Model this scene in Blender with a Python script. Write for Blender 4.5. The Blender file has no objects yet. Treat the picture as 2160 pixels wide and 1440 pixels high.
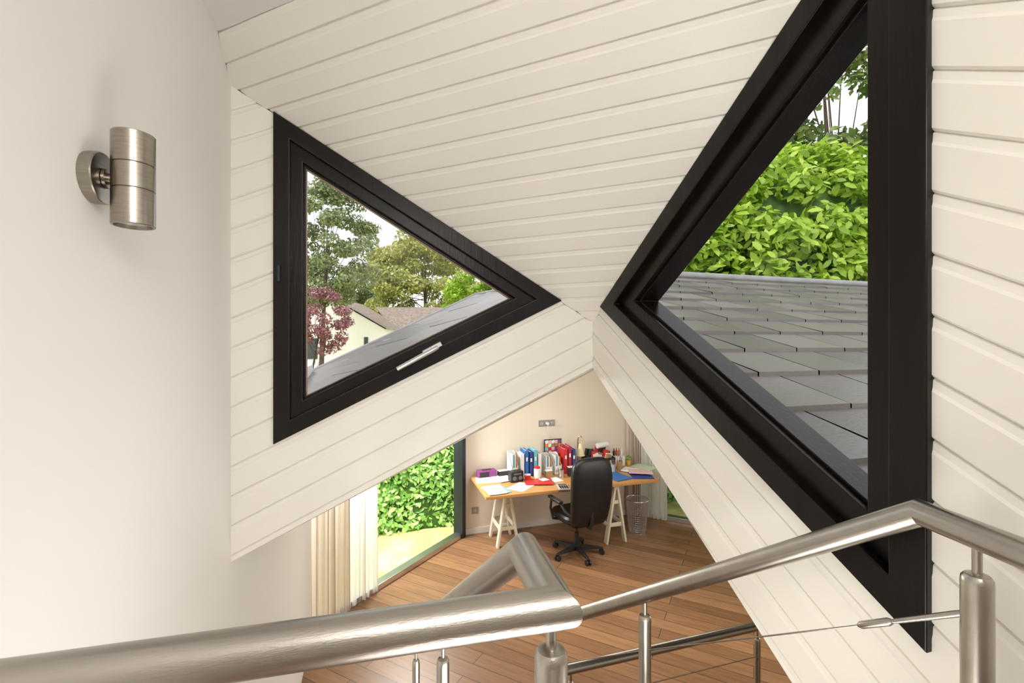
import bpy, bmesh, math, random
import numpy as np
from mathutils import Vector, Matrix
random.seed(4); rng=np.random.default_rng(4)
C=math.cos(math.radians(17)); S=math.sin(math.radians(17))
scene=bpy.context.scene
COL=scene.collection
FL=-2.47      # study floor
LF=-1.25      # landing floor
F=960.0
def g(x,y,z=0.0): return Vector((x*C+y*S,-x*S+y*C,z))
def on_v(px,v,py=720):
    k=(px-1080)/F; Y=v/(C-k*S); return Y*(k*C+S), Y*(720-py)/F
def on_u(px,u,py=720):
    k=(px-1080)/F; Y=u/(k*C+S); return Y*(C-k*S), Y*(720-py)/F
def on_z(px,py,z):
    Y=-z*F/(py-720); return g((px-1080)/F*Y,Y,z)
def at(px,py,Y): return g((px-1080)/F*Y,Y,(720-py)/F*Y)

# ---------------------------------------------------------------- materials
MC={}
def mat(name,col,rough=0.5,metal=0.0,var=0.06,scale=6.0,bump=0.0,bscale=40.0,spec=0.5,stretch=(1,1,1),coat=0.0,col2=None):
    if name in MC: return MC[name]
    m=bpy.data.materials.new(name); m.use_nodes=True
    nt=m.node_tree; N=nt.nodes; L=nt.links
    b=N['Principled BSDF']
    b.inputs['Roughness'].default_value=rough; b.inputs['Metallic'].default_value=metal
    b.inputs['Specular IOR Level'].default_value=spec
    b.inputs['Coat Weight'].default_value=coat
    tc=N.new('ShaderNodeTexCoord'); mp=N.new('ShaderNodeMapping'); mp.inputs['Scale'].default_value=stretch
    L.new(tc.outputs['Object'],mp.inputs['Vector'])
    nz=N.new('ShaderNodeTexNoise'); nz.inputs['Scale'].default_value=scale; nz.inputs['Detail'].default_value=4
    L.new(mp.outputs['Vector'],nz.inputs['Vector'])
    cr=N.new('ShaderNodeValToRGB')
    a=[max(0,c*(1-var)) for c in col]; d=[min(1,c*(1+var)) for c in (col2 or col)]
    cr.color_ramp.elements[0].color=(*a,1); cr.color_ramp.elements[1].color=(*d,1)
    cr.color_ramp.elements[0].position=0.3; cr.color_ramp.elements[1].position=0.7
    L.new(nz.outputs['Fac'],cr.inputs['Fac']); L.new(cr.outputs['Color'],b.inputs['Base Color'])
    if bump>0:
        n2=N.new('ShaderNodeTexNoise'); n2.inputs['Scale'].default_value=bscale; n2.inputs['Detail'].default_value=5
        L.new(mp.outputs['Vector'],n2.inputs['Vector'])
        bp=N.new('ShaderNodeBump'); bp.inputs['Strength'].default_value=bump; bp.inputs['Distance'].default_value=0.003
        L.new(n2.outputs['Fac'],bp.inputs['Height']); L.new(bp.outputs['Normal'],b.inputs['Normal'])
    MC[name]=m; return m

boards=mat('painted_boards',(0.865,0.838,0.768),0.36,var=0.02,scale=2,bump=0.25,bscale=30)
plaster=mat('white_plaster',(0.90,0.885,0.86),0.7,var=0.01,scale=3,bump=0.15,bscale=60)
plasterc=mat('ceiling_plaster',(0.88,0.87,0.86),0.8,var=0.02,scale=3)
beige=mat('beige_plaster',(0.80,0.72,0.60),0.7,var=0.02,scale=3)
blackwood=mat('black_wood',(0.0065,0.004,0.003),0.30,var=0.5,scale=10,bump=0.22,bscale=90,stretch=(1,1,0.12),spec=0.28)
steel=mat('brushed_steel',(0.45,0.42,0.375),0.30,1.0,var=0.08,scale=4,bump=0.10,bscale=120,stretch=(1,6,6))
steeld=mat('satin_nickel',(0.36,0.325,0.28),0.3,1.0,var=0.1,scale=4,stretch=(8,8,80))
alum=mat('aluminium',(0.62,0.61,0.60),0.35,1.0,var=0.04)
sockm=mat('socket_grey',(0.30,0.29,0.28),0.4,0.3,var=0.04)
blackmetal=mat('black_metal',(0.015,0.02,0.025),0.4,0.2,var=0.2)
sealm=mat('sealant_tan',(0.40,0.28,0.20),0.6,var=0.3)

def island_mat(name,c1,c2,c3,rough=0.5,transl=0.0):
    m=bpy.data.materials.new(name); m.use_nodes=True
    nt=m.node_tree; N=nt.nodes; L=nt.links
    b=N['Principled BSDF']; b.inputs['Roughness'].default_value=rough
    ge=N.new('ShaderNodeNewGeometry'); cr=N.new('ShaderNodeValToRGB')
    e=cr.color_ramp.elements
    e[0].color=(*c1,1); e[1].color=(*c3,1); e2=e.new(0.5); e2.color=(*c2,1)
    L.new(ge.outputs['Random Per Island'],cr.inputs['Fac']); L.new(cr.outputs['Color'],b.inputs['Base Color'])
    if transl>0:
        t=N.new('ShaderNodeBsdfTranslucent'); L.new(cr.outputs['Color'],t.inputs['Color'])
        mx=N.new('ShaderNodeMixShader'); mx.inputs[0].default_value=transl
        L.new(b.outputs[0],mx.inputs[1]); L.new(t.outputs[0],mx.inputs[2]); L.new(mx.outputs[0],N['Material Output'].inputs['Surface'])
    return m
slate=island_mat('slate',(0.092,0.080,0.079),(0.125,0.109,0.107),(0.16,0.142,0.138),0.33)
nt=slate.node_tree; N_=nt.nodes; tc_=N_.new('ShaderNodeTexCoord'); nz_=N_.new('ShaderNodeTexNoise'); nz_.inputs['Scale'].default_value=60; nz_.inputs['Detail'].default_value=6
bp_=N_.new('ShaderNodeBump'); bp_.inputs['Strength'].default_value=0.35; bp_.inputs['Distance'].default_value=0.004
nt.links.new(tc_.outputs['Object'],nz_.inputs['Vector']); nt.links.new(nz_.outputs['Fac'],bp_.inputs['Height']); nt.links.new(bp_.outputs[0],N_['Principled BSDF'].inputs['Normal'])

def glass_mat(name,tint=(1,1,1),refl=0.06):
    m=bpy.data.materials.new(name); m.use_nodes=True
    nt=m.node_tree; N=nt.nodes; L=nt.links; N.remove(N['Principled BSDF'])
    t=N.new('ShaderNodeBsdfTransparent'); t.inputs['Color'].default_value=(*tint,1)
    gl=N.new('ShaderNodeBsdfGlossy'); gl.inputs['Roughness'].default_value=0.01
    lw=N.new('ShaderNodeLayerWeight'); lw.inputs['Blend'].default_value=0.15
    ma=N.new('ShaderNodeMath'); ma.operation='MULTIPLY'; ma.inputs[1].default_value=0.6
    L.new(lw.outputs['Fresnel'],ma.inputs[0])
    mx=N.new('ShaderNodeMixShader'); L.new(ma.outputs[0],mx.inputs[0]); L.new(t.outputs[0],mx.inputs[1]); L.new(gl.outputs[0],mx.inputs[2])
    L.new(mx.outputs[0],N['Material Output'].inputs['Surface']); return m
glass=glass_mat('window_glass')

def floor_mat():
    m=bpy.data.materials.new('oak_floor'); m.use_nodes=True
    nt=m.node_tree; N=nt.nodes; L=nt.links; b=N['Principled BSDF']
    tc=N.new('ShaderNodeTexCoord'); mp=N.new('ShaderNodeMapping'); mp.inputs['Rotation'].default_value=(0,0,math.radians(45))
    L.new(tc.outputs['Object'],mp.inputs['Vector'])
    br=N.new('ShaderNodeTexBrick'); br.inputs['Scale'].default_value=1.0; br.inputs['Brick Width'].default_value=1.9; br.inputs['Row Height'].default_value=0.14
    br.inputs['Mortar Size'].default_value=0.0024; br.inputs['Mortar Smooth'].default_value=0.1; br.offset=0.37
    br.inputs['Color1'].default_value=(0.225,0.112,0.053,1); br.inputs['Color2'].default_value=(0.38,0.205,0.102,1); br.inputs['Mortar'].default_value=(0.04,0.02,0.012,1)
    L.new(mp.outputs['Vector'],br.inputs['Vector'])
    mp2=N.new('ShaderNodeMapping'); mp2.inputs['Scale'].default_value=(1.2,16,1); L.new(mp.outputs['Vector'],mp2.inputs['Vector'])
    nz=N.new('ShaderNodeTexNoise'); nz.inputs['Scale'].default_value=3; nz.inputs['Detail'].default_value=6; L.new(mp2.outputs['Vector'],nz.inputs['Vector'])
    mx=N.new('ShaderNodeMixRGB'); mx.blend_type='MULTIPLY'; mx.inputs[0].default_value=0.5
    cr=N.new('ShaderNodeValToRGB'); cr.color_ramp.elements[0].color=(0.55,0.5,0.45,1); cr.color_ramp.elements[0].position=0.35; cr.color_ramp.elements[1].position=0.65
    L.new(nz.outputs['Fac'],cr.inputs['Fac']); L.new(br.outputs['Color'],mx.inputs[1]); L.new(cr.outputs['Color'],mx.inputs[2])
    L.new(mx.outputs[0],b.inputs['Base Color']); b.inputs['Roughness'].default_value=0.36
    return m
oak=floor_mat()

# ---------------------------------------------------------------- mesh builder
class M:
    def __init__(s): s.bm=bmesh.new()
    def face(s,pts,mi=0):
        f=s.bm.faces.new([s.bm.verts.new(p) for p in pts]); f.material_index=mi; return f
    def box(s,c,d,rot=None,mi=0,taper=1.0):
        hx,hy,hz=d[0]/2,d[1]/2,d[2]/2; vs=[]
        for z in (-hz,hz):
            k=taper if z>0 else 1
            for x,y in ((-hx,-hy),(hx,-hy),(hx,hy),(-hx,hy)):
                p=Vector((x*k,y*k,z))
                if rot is not None: p=rot@p
                vs.append(s.bm.verts.new(p+Vector(c)))
        for q in ((0,3,2,1),(4,5,6,7),(0,1,5,4),(1,2,6,5),(2,3,7,6),(3,0,4,7)):
            f=s.bm.faces.new([vs[i] for i in q]); f.material_index=mi
        return s
    def beam(s,p0,p1,w,h,mi=0,up=(0,0,1)):
        p0=Vector(p0);p1=Vector(p1); d=(p1-p0); L=d.length; d.normalize()
        x=d.cross(Vector(up)); 
        if x.length<1e-4: x=d.cross(Vector((0,1,0)))
        x.normalize(); y=x.cross(d).normalized()
        R=Matrix((x,y,d)).transposed()
        return s.box((p0+p1)/2,(w,h,L),R,mi)
    def rings(s,rs,closed=True,mi=0,cap=True):
        vr=[[s.bm.verts.new(p) for p in r] for r in rs]
        n=len(vr[0])
        for a,b in zip(vr,vr[1:]):
            for i in range(n if closed else n-1):
                j=(i+1)%n
                f=s.bm.faces.new((a[i],a[j],b[j],b[i])); f.material_index=mi
        if cap and closed:
            f=s.bm.faces.new(list(reversed(vr[0]))); f.material_index=mi
            f=s.bm.faces.new(vr[-1]); f.material_index=mi
        return s
    def sweep(s,path,r,seg=16,mi=0,cap=True):
        P=[Vector(p) for p in path]; n=len(P)
        rr=r if isinstance(r,(list,tuple)) else [r]*n
        d=(P[1]-P[0]).normalized(); x=d.cross(Vector((0,0,1)))
        if x.length<1e-3: x=d.cross(Vector((0,1,0)))
        x.normalize(); y=d.cross(x).normalized()
        offs=[x*math.cos(2*math.pi*i/seg)+y*math.sin(2*math.pi*i/seg) for i in range(seg)]
        out=[]
        for i in range(n):
            if i==0: nrm=d; din=d
            else: din=(P[i]-P[i-1]).normalized()
            dout=(P[i+1]-P[i]).normalized() if i<n-1 else din
            nrm=(din+dout).normalized()
            ring=[]; no=[]
            for o in offs:
                o=o-din*o.dot(din); o.normalize()
                q=o*rr[i]; q=q-din*(q.dot(nrm)/max(0.2,din.dot(nrm)))
                ring.append(P[i]+q)
                o2=q-dout*q.dot(dout); no.append(o2.normalized())
            offs=no; out.append(ring)
        return s.rings(out,True,mi,cap)
    def cyl(s,p0,p1,r0,r1=None,seg=20,mi=0):
        return s.sweep([p0,p1],[r0,r0 if r1 is None else r1],seg,mi)
    def lathe(s,c,prof,seg=24,mi=0,cap=True):
        c=Vector(c)
        return s.rings([[c+Vector((r*math.cos(2*math.pi*i/seg),r*math.sin(2*math.pi*i/seg),z)) for i in range(seg)] for r,z in prof],True,mi,cap)
    def loft(s,secs,n=4.0,seg=28,mi=0):
        rs=[]
        for z,w,t,cx,cy in secs:
            ring=[]
            for i in range(seg):
                a=2*math.pi*i/seg; ca,sa=math.cos(a),math.sin(a)
                ring.append(Vector((cx+w*math.copysign(abs(ca)**(2/n),ca),cy+t*math.copysign(abs(sa)**(2/n),sa),z)))
            rs.append(ring)
        return s.rings(rs,True,mi)
    def done(s,name,mats,parent=None,loc=(0,0,0),rotz=0,bevel=0,angle=35,subsurf=0,recalc=True):
        if recalc: bmesh.ops.recalc_face_normals(s.bm,faces=s.bm.faces[:])
        me=bpy.data.meshes.new(name); s.bm.to_mesh(me); s.bm.free()
        for m in (mats if isinstance(mats,(list,tuple)) else [mats]): me.materials.append(m)
        me.polygons.foreach_set('use_smooth',[True]*len(me.polygons)); me.set_sharp_from_angle(angle=math.radians(angle))
        o=bpy.data.objects.new(name,me); COL.objects.link(o)
        o.location=loc; o.rotation_euler=(0,0,rotz)
        if parent: o.parent=parent
        if bevel:
            b=o.modifiers.new('bevel','BEVEL'); b.width=bevel; b.segments=2; b.limit_method='ANGLE'; b.angle_limit=math.radians(40)
        if subsurf:
            b=o.modifiers.new('sub','SUBSURF'); b.levels=subsurf; b.render_levels=subsurf
        return o
def tag(o,label,cat=None,group=None,kind=None):
    o['label']=label
    if cat: o['category']=cat
    if group: o['group']=group
    if kind: o['kind']=kind
    return o
def thing(name,label,cat,loc=(0,0,0),rotz=0,group=None,kind=None):
    e=bpy.data.objects.new(name,None); e.empty_display_size=0.1; COL.objects.link(e); e.location=loc; e.rotation_euler=(0,0,rotz)
    return tag(e,label,cat,group,kind)
def struct(o,label,cat): return tag(o,label,cat,kind='structure')

def grooved(name,polys,n,p,pitch,origin,mat_,label,cat,backing=()):
    n=Vector(n).normalized(); p=Vector(p).normalized(); O=Vector(origin)
    bm=bmesh.new()
    for poly in polys: bm.faces.new([bm.verts.new(q) for q in poly])
    bmesh.ops.remove_doubles(bm,verts=bm.verts[:],dist=1e-4)
    ts=[(v.co-O).dot(p) for v in bm.verts]; k0=int(min(ts)/pitch)-1; k1=int(max(ts)/pitch)+2
    prof=[(-0.021,0),(-0.015,0.0022),(-0.003,0.0034),(0.0,0.0075),(0.0025,0.0028),(0.0055,0)]
    for k in range(k0,k1):
        for off,dep in prof:
            bmesh.ops.bisect_plane(bm,geom=bm.verts[:]+bm.edges[:]+bm.faces[:],plane_co=O+p*(k*pitch+off),plane_no=p)
    for v in bm.verts:
        t=(v.co-O).dot(p); r=t-round(t/pitch)*pitch
        for off,dep in prof:
            if abs(r-off)<2e-4: v.co-=n*dep
    for f in bm.faces:
        if f.normal.dot(n)<0: f.normal_flip()
    for poly in backing: bm.faces.new([bm.verts.new(q) for q in poly])
    me=bpy.data.meshes.new(name); bm.to_mesh(me); bm.free(); me.materials.append(mat_)
    o=bpy.data.objects.new(name,me); COL.objects.link(o)
    return struct(o,label,cat)

# ================================================================= ROOM SHELL
UL=-0.495; V1=1.886; U2=0.963; ZC=1.03; VB=-1.314
ceilz=lambda u,v: 0.087+0.58*(U2-u)+0.654*(V1-v)
SW=U2-UL
zb=lambda u: -0.8036+(u-UL)/SW*(0.8036-0.1195)
A1=(UL+0.145,0.848); B1w=(UL+1.292,0.182); C1w=(UL+0.145,-0.376)
w1=lambda u,z:(u,V1,z)
polys=[[w1(UL,zb(UL)),w1(A1[0],zb(A1[0])),w1(*C1w),w1(*A1),w1(UL,ceilz(UL,V1))],
       [w1(A1[0],zb(A1[0])),w1(U2,zb(U2)),w1(U2,0.087),w1(*B1w),w1(*C1w)]]
a=math.atan(0.475)
bk=V1+0.012
grooved('wall_front',polys,(0,-1,0),(-math.sin(a),0,math.cos(a)),0.098,(UL,V1,zb(UL)+0.02),boards,'cream painted plank wall around a triangular window','wall',
  backing=[[(UL-0.03,bk,zb(UL)),(A1[0],bk,zb(A1[0])),(A1[0],bk,A1[1]+0.03),(UL-0.03,bk,ceilz(UL,V1)+0.05)],[(A1[0],bk,zb(A1[0])),(U2+.02,bk,zb(U2)),(U2+.02,bk,0.087),(B1w[0],bk,B1w[1]),(C1w[0],bk,C1w[1])]])
m=M(); t=0.10
m.face([w1(UL,zb(UL)),w1(U2,zb(U2)),(U2+t,V1+t,zb(U2)),(UL,V1+t,zb(UL))])
m.face([(UL,V1+t,zb(UL)),(U2+t,V1+t,zb(U2)),(U2+t,V1+t,0.05),(UL,V1+t,-0.5)])
zb2=lambda v: -0.1195-0.6755*(V1-v)
vq=V1-(1.45-0.1195)/0.6755
m.face([(U2,V1,zb2(V1)),(U2,vq,zb2(vq)),(U2+t,vq,zb2(vq)),(U2+t,V1+t,zb2(V1))])
struct(m.done('trim_1',boards,recalc=False),'cream painted lower edge of the plank walls','trim')
w2=lambda s,z:(U2,V1-s,z)
ap=(0.099,0.152); lo=(1.319,-0.5536); hi=(1.319,0.95)
sT=(ZC-0.087)/0.654; sB=(1.30-0.1195)/0.6755
polys=[[w2(0,-0.1195),w2(0,0.087),w2(*ap),w2(*lo),w2(1.319,zb2(V1-1.319))],
       [w2(1.319,zb2(V1-1.319)),w2(*lo),w2(*hi),w2(sT,ZC),w2(3.2,ZC),w2(3.2,-1.30),w2(sB,-1.30)]]
a=math.atan(0.585)
grooved('wall_right',polys,(-1,0,0),(0,-math.sin(a),math.cos(a)),0.096,w2(1.319,-0.5536+0.045),boards,'cream painted plank wall beside the tall triangular window','wall')
def cz(u,v,d=0): return (u,v,ceilz(u,v)+d)
vL=V1-(ZC-0.087-0.58*SW)/0.654
vR=V1-(ZC-0.087)/0.654
gr=Vector((-0.58,-0.654,0)); gl=gr.length
pd=Vector((gr.x/gl,gr.y/gl,gl)).normalized()
nrm=Vector((-0.58,-0.654,-1)).normalized()
grooved('ceiling',[[cz(UL,V1),cz(U2,V1),cz(U2,vR),cz(UL,vL)]],nrm,pd,0.085,(U2,V1,0.087-0.02),boards,'cream painted tongue and groove sloping plank ceiling','ceiling',
  backing=[[cz(UL-.04,V1+.03,.016),cz(U2+.015,V1+.03,.016),cz(U2+.015,vR-.03,.016),cz(UL-.04,vL-.03,.016)]])
m=M(); m.face([(UL-.03,vL+.02,ZC),(U2+.03,vR+.03,ZC),(U2+.03,VB,ZC),(UL-.03,VB,ZC)]); struct(m.done('ceiling.001',plasterc,recalc=False),'flat white plaster ceiling over the landing','ceiling')
K=g(-1.716,3.92)
m=M(); m.face([(UL,VB,FL),(UL,K.y,FL),(UL,K.y,-0.2),(UL,V1+.03,-0.2),(UL,V1+.03,ceilz(UL,V1)+.03),(UL,vL,ZC+.05),(UL,VB,ZC+.05)])
struct(m.done('wall_left',plaster,recalc=False),'smooth white plaster wall carrying a steel wall light','wall')
m=M(); m.face([(UL,VB,LF),(U2,VB,LF),(U2,VB,ZC),(UL,VB,ZC)]); struct(m.done('wall_back',plaster,recalc=False),'white plaster wall behind the landing','wall')
m=M(); m.box(((UL+U2)/2,(VB+0.60)/2,LF-0.1),(SW,0.60-VB,0.2)); struct(m.done('floor.001',oak),'oak landing floor at the head of the stairs','floor')
st=Vector((-0.225,0.974,0)); stn=Vector((0.974,0.225,0))
m=M()
for i in range(5):
    c=Vector((0.54,0.60,LF-0.203*(i+1)-0.02))+st*(0.135+0.27*i)
    R=Matrix((stn,st,Vector((0,0,1)))).transposed()
    m.box(c,(0.70,0.28,0.04),R)
for sgn in (-1,1):
    b=Vector((0.54,0.62,LF-0.1))+stn*0.33*sgn
    m.beam(b,b+st*1.35+Vector((0,0,-1.08)),0.03,0.16)
struct(m.done('staircase',oak,bevel=0.004),'short oak staircase down to the study','stairs')

B1=g(-0.635,5.81); B2=Vector((3.5916,5.741,0)); B1.y=5.741
Bd=Vector((math.cos(math.radians(-45)),math.sin(math.radians(-45)),0)); B3=B2+Bd*2.2; B4=Vector((B3.x,0.2,0))
m=M(); m.face([(UL,0.0,FL),(B4.x,0.0,FL),(B4.x,B4.y,FL),(B3.x,B3.y,FL),(B2.x,B2.y,FL),(B1.x,B1.y,FL),(K.x,K.y,FL)])
struct(m.done('floor',oak,recalc=False),'warm oak plank floor of the study','floor')
m=M(); m.face([(B1.x,B1.y,FL),(B2.x,B2.y,FL),(B2.x,B2.y,0.2),(B1.x,B1.y,0.2)]); struct(m.done('wall_study',beige,recalc=False),'warm beige plaster wall behind the desk','wall')
m=M(); m.face([(B3.x,B3.y,FL),(B4.x,0,FL),(B4.x,0,0.2),(B3.x,B3.y,0.2)]); m.face([(UL,0,FL),(B4.x,0,FL),(B4.x,0,-0.7),(UL,0,-1.46)])
struct(m.done('wall_side',beige,recalc=False),'beige study side wall','wall')
white=mat('white_paint',(0.82,0.81,0.78),0.4,var=0.02)
m=M(); m.box(((B1.x+B2.x)/2,5.741-0.007,FL+0.04),(B2.x-B1.x,0.014,0.08)); struct(m.done('baseboard_study',white,bevel=0.003),'white skirting board','baseboard')

# --- roofs outside
rb=(0.4334,0.0715,-0.362)
p1z=lambda u,v: rb[2]+rb[0]*u+rb[1]*v
def slates(name,poly,zf,wx,hy,label,dirx=(1,0)):
    bm=bmesh.new(); P=[Vector((p[0],p[1])) for p in poly]
    bm.faces.new([bm.verts.new((p.x,p.y,zf(p.x,p.y)-0.03)) for p in P])
    bm2=bmesh.new()
    d=Vector(dirx).normalized(); e=Vector((-d.y,d.x))
    us=[p.dot(d) for p in P]; vs=[p.dot(e) for p in P]
    j=0; v=min(vs)-hy
    while v<max(vs):
        u=min(us)-wx*(1+(j%3)/3.0)
        while u<max(us):
            q=[]
            lift=0.016+random.uniform(-0.001,0.003)
            for (a_,b_,l) in ((0.004,0,lift),(wx-0.004,0,lift),(wx-0.004,hy,0.0),(0.004,hy,0.0)):
                w=d*(u+a_)+e*(v+b_); q.append(bm2.verts.new((w.x,w.y,zf(w.x,w.y)+l)))
            bm2.faces.new(q)
            w0=[d*(u+a_)+e*v for a_ in (0.004,wx-0.004)]
            bm2.faces.new([bm2.verts.new((w.x,w.y,zf(w.x,w.y)+zz)) for w,zz in ((w0[0],-0.004),(w0[1],-0.004),(w0[1],lift),(w0[0],lift))])
            u+=wx
        v+=hy; j+=1
    n=len(P)
    area=sum(P[i].x*P[(i+1)%n].y-P[(i+1)%n].x*P[i].y for i in range(n))
    for i in range(n):
        a_=P[i]; b_=P[(i+1)%n]; ed=b_-a_; out=Vector((ed.y,-ed.x,0)) if area>0 else Vector((-ed.y,ed.x,0))
        bmesh.ops.bisect_plane(bm2,geom=bm2.verts[:]+bm2.edges[:]+bm2.faces[:],plane_co=(a_.x,a_.y,0),plane_no=out,clear_outer=True)
    me0=bpy.data.meshes.new('t'); bm2.to_mesh(me0); bm.from_mesh(me0); bm2.free()
    me=bpy.data.meshes.new(name); bm.to_mesh(me); bm.free(); me.materials.append(slate)
    o=bpy.data.objects.new(name,me); COL.objects.link(o); return struct(o,label,'roof')
VR=4.233; ZR=0.703
p2z=lambda u,v: ZR-0.31*(VR-v)
slates('roof',[(U2+0.12,-0.6),(9.5,-0.6),(9.5,VR),(1.40,VR),(1.09,2.0)],p2z,0.33,0.30,'grey slate roof slope below the tall window')
p3z=lambda u,v: ZR-0.31*(v-VR)
slates('roof.001',[(1.40,VR),(9.5,VR),(9.5,5.9),(1.40,5.9)],p3z,0.4,0.4,'grey slate roof slope behind the ridge')
T=g(-1.77,3.95); R0=g(-0.452,5.8)
slates('roof.002',[(UL,V1+0.04),(0.97,V1+0.04),(1.307,4.47),(R0.x,R0.y),(T.x,T.y)],p1z,0.45,0.5,'grey slate roof slope below the smaller window',dirx=(T-R0).xy)
lead=mat('lead_grey',(0.25,0.25,0.26),0.4,0.3,var=0.15)
m=M(); m.sweep([(1.42,VR,ZR+0.02),(9.5,VR,ZR+0.02)],0.045,12)
e0=Vector((T.x,T.y,p1z(T.x,T.y)+0.01)); e1=Vector((R0.x,R0.y,p1z(R0.x,R0.y)+0.01)); e2=Vector((1.307,4.47,p1z(1.307,4.47)+0.01))
m.sweep([e0,e1,e2],0.022,8)
struct(m.done('roof_ridge',lead),'grey metal ridge capping on the slate roof','roof')

# ================================================================= WINDOWS
def inset(tri,w):
    P=[Vector(p) for p in tri]; n=3; out=[]
    cen=sum(P,Vector((0,0)))/3
    lines=[]
    for i in range(3):
        a_=P[i]; b_=P[(i+1)%3]; d=(b_-a_).normalized(); nn=Vector((-d.y,d.x))
        if (cen-a_).dot(nn)<0: nn=-nn
        lines.append((a_+nn*w,d))
    for i in range(3):
        p,d=lines[i-1]; q,e=lines[i]
        cr=d.x*e.y-d.y*e.x; t_=((q-p).x*e.y-(q-p).y*e.x)/cr; out.append(p+d*t_)
    return out
def ring(name,tri,w,d0,d1,place,mats,parent,bevel=0.003):
    o=inset(tri,0); i_=inset(tri,w); m=M()
    V=[[m.bm.verts.new(place(p.x,p.y,d)) for p in o+i_] for d in (d0,d1)]
    for k in range(3):
        j=(k+1)%3
        m.bm.faces.new((V[0][k],V[0][j],V[0][3+j],V[0][3+k])); m.bm.faces.new((V[1][k],V[1][3+k],V[1][3+j],V[1][j]))
        m.bm.faces.new((V[0][k],V[1][k],V[1][j],V[0][j])); m.bm.faces.new((V[0][3+k],V[0][3+j],V[1][3+j],V[1][3+k]))
    return m.done(name,mats,parent,bevel=bevel)
def window_tri(name,tri,place,fw,sw,prof,label,seal=False):
    e=thing(name,label,'window',kind='structure')
    ring('frame',inset(tri,-0.004),fw+0.004,-0.014,prof[0],place,blackwood,e)
    ring('sash',inset(tri,fw-0.006),sw+0.006,prof[1],prof[2],place,blackwood,e)
    ring('glazing_bead',inset(tri,fw+sw-0.004),0.012,prof[1]+0.02,prof[2]-0.004,place,blackwood,e,0.002)
    if seal: ring('glass_seal',inset(tri,fw+sw+0.006),0.0045,prof[1]+0.028,prof[2]-0.010,place,sealm,e,0.0)
    ti=inset(tri,fw+sw); m=M(); m.face([place(p.x,p.y,prof[2]-0.012) for p in ti]); m.done('glass',glass,e)
    return e
wA=window_tri('window_1',[A1,B1w,C1w],lambda x,z,d:(x,V1+d,z),0.052,0.043,(0.10,0.004,0.06),'triangular window in black timber frame with metal handle',seal=True)
wB=window_tri('window_2',[(V1-ap[0],ap[1]),(V1-hi[0],hi[1]),(V1-lo[0],lo[1])],lambda y,z,d:(U2+d,y,z),0.060,0.057,(0.13,0.012,0.12),'tall triangular window in black timber frame over a slate roof')
hu,hz=on_v(918,V1,733); hu2,hz2=on_v(836,V1,777)
dv=Vector((hu2-hu,0,hz2-hz)); Lh=dv.length; dn=dv.normalized()
h=thing('handle','satin aluminium window handle',None); h.parent=wA
m=M(); m.beam(Vector((hu,V1-0.004,hz))+dn*-0.03,Vector((hu,V1-0.004,hz))+dn*0.055,0.028,0.018,up=(0,1,0)); m.done('rosette',alum,h,bevel=0.003)
m=M(); m.sweep([Vector((hu,V1-0.006,hz)),Vector((hu,V1-0.045,hz)),Vector((hu,V1-0.05,hz))+dn*0.02,Vector((hu,V1-0.048,hz))+dn*Lh],[0.009,0.009,0.010,0.0085],12); m.done('lever',alum,h)
m=M(); hx,hzz=on_v(590,V1,578); m.cyl((hx,V1-0.02,hzz-0.03),(hx,V1-0.02,hzz+0.03),0.006); m.done('hinge',blackmetal,wA)

def study_window(name,p,q,z1,label,segs):
    e=thing(name,label,'window',kind='structure')
    d=(q-p); L=d.length; d.normalize()
    m=M(); m.face([(p.x,p.y,FL+0.04),(q.x,q.y,FL+0.04),(q.x,q.y,z1[1]),(p.x,p.y,z1[0])]); m.done('glass',glass,e)
    m=M(); m.beam(p+d*0.04+Vector((0,0,FL+0.03)),q-d*0.03+Vector((0,0,FL+0.03)),0.10,0.06); m.done('bottom_rail',alum,e,bevel=0.004)
    for t_ in segs:
        c=p+d*t_*L
        m=M(); m.box((c.x,c.y,(FL+z1[0])/2),(0.07,0.14,z1[0]-FL),Matrix.Rotation(math.atan2(d.y,d.x),3,'Z')); m.done('frame_post',blackmetal,e,bevel=0.004)
    return e
Kp=Vector((K.x,K.y,0))
study_window('window_3',Kp,Vector((B1.x,B1.y,0)),(-0.25,0.1),'floor to ceiling glass with black frame onto the garden',(0.975,))
study_window('window_4',B2.copy(),B3.copy(),(0.1,0.1),'floor to ceiling glass beside the desk',(0.02,0.98))

# ================================================================= OUTDOORS
grass=mat('lawn',(0.46,0.48,0.14),0.9,var=0.25,scale=3,bump=0.8,bscale=80,col2=(0.66,0.62,0.26))
m=M(); m.face([(-60,-30,-2.54),(60,-30,-2.54),(60,90,-2.54),(-60,90,-2.54)]); struct(m.done('floor.002',grass,recalc=False),'garden lawn outside the house','lawn')

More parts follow.
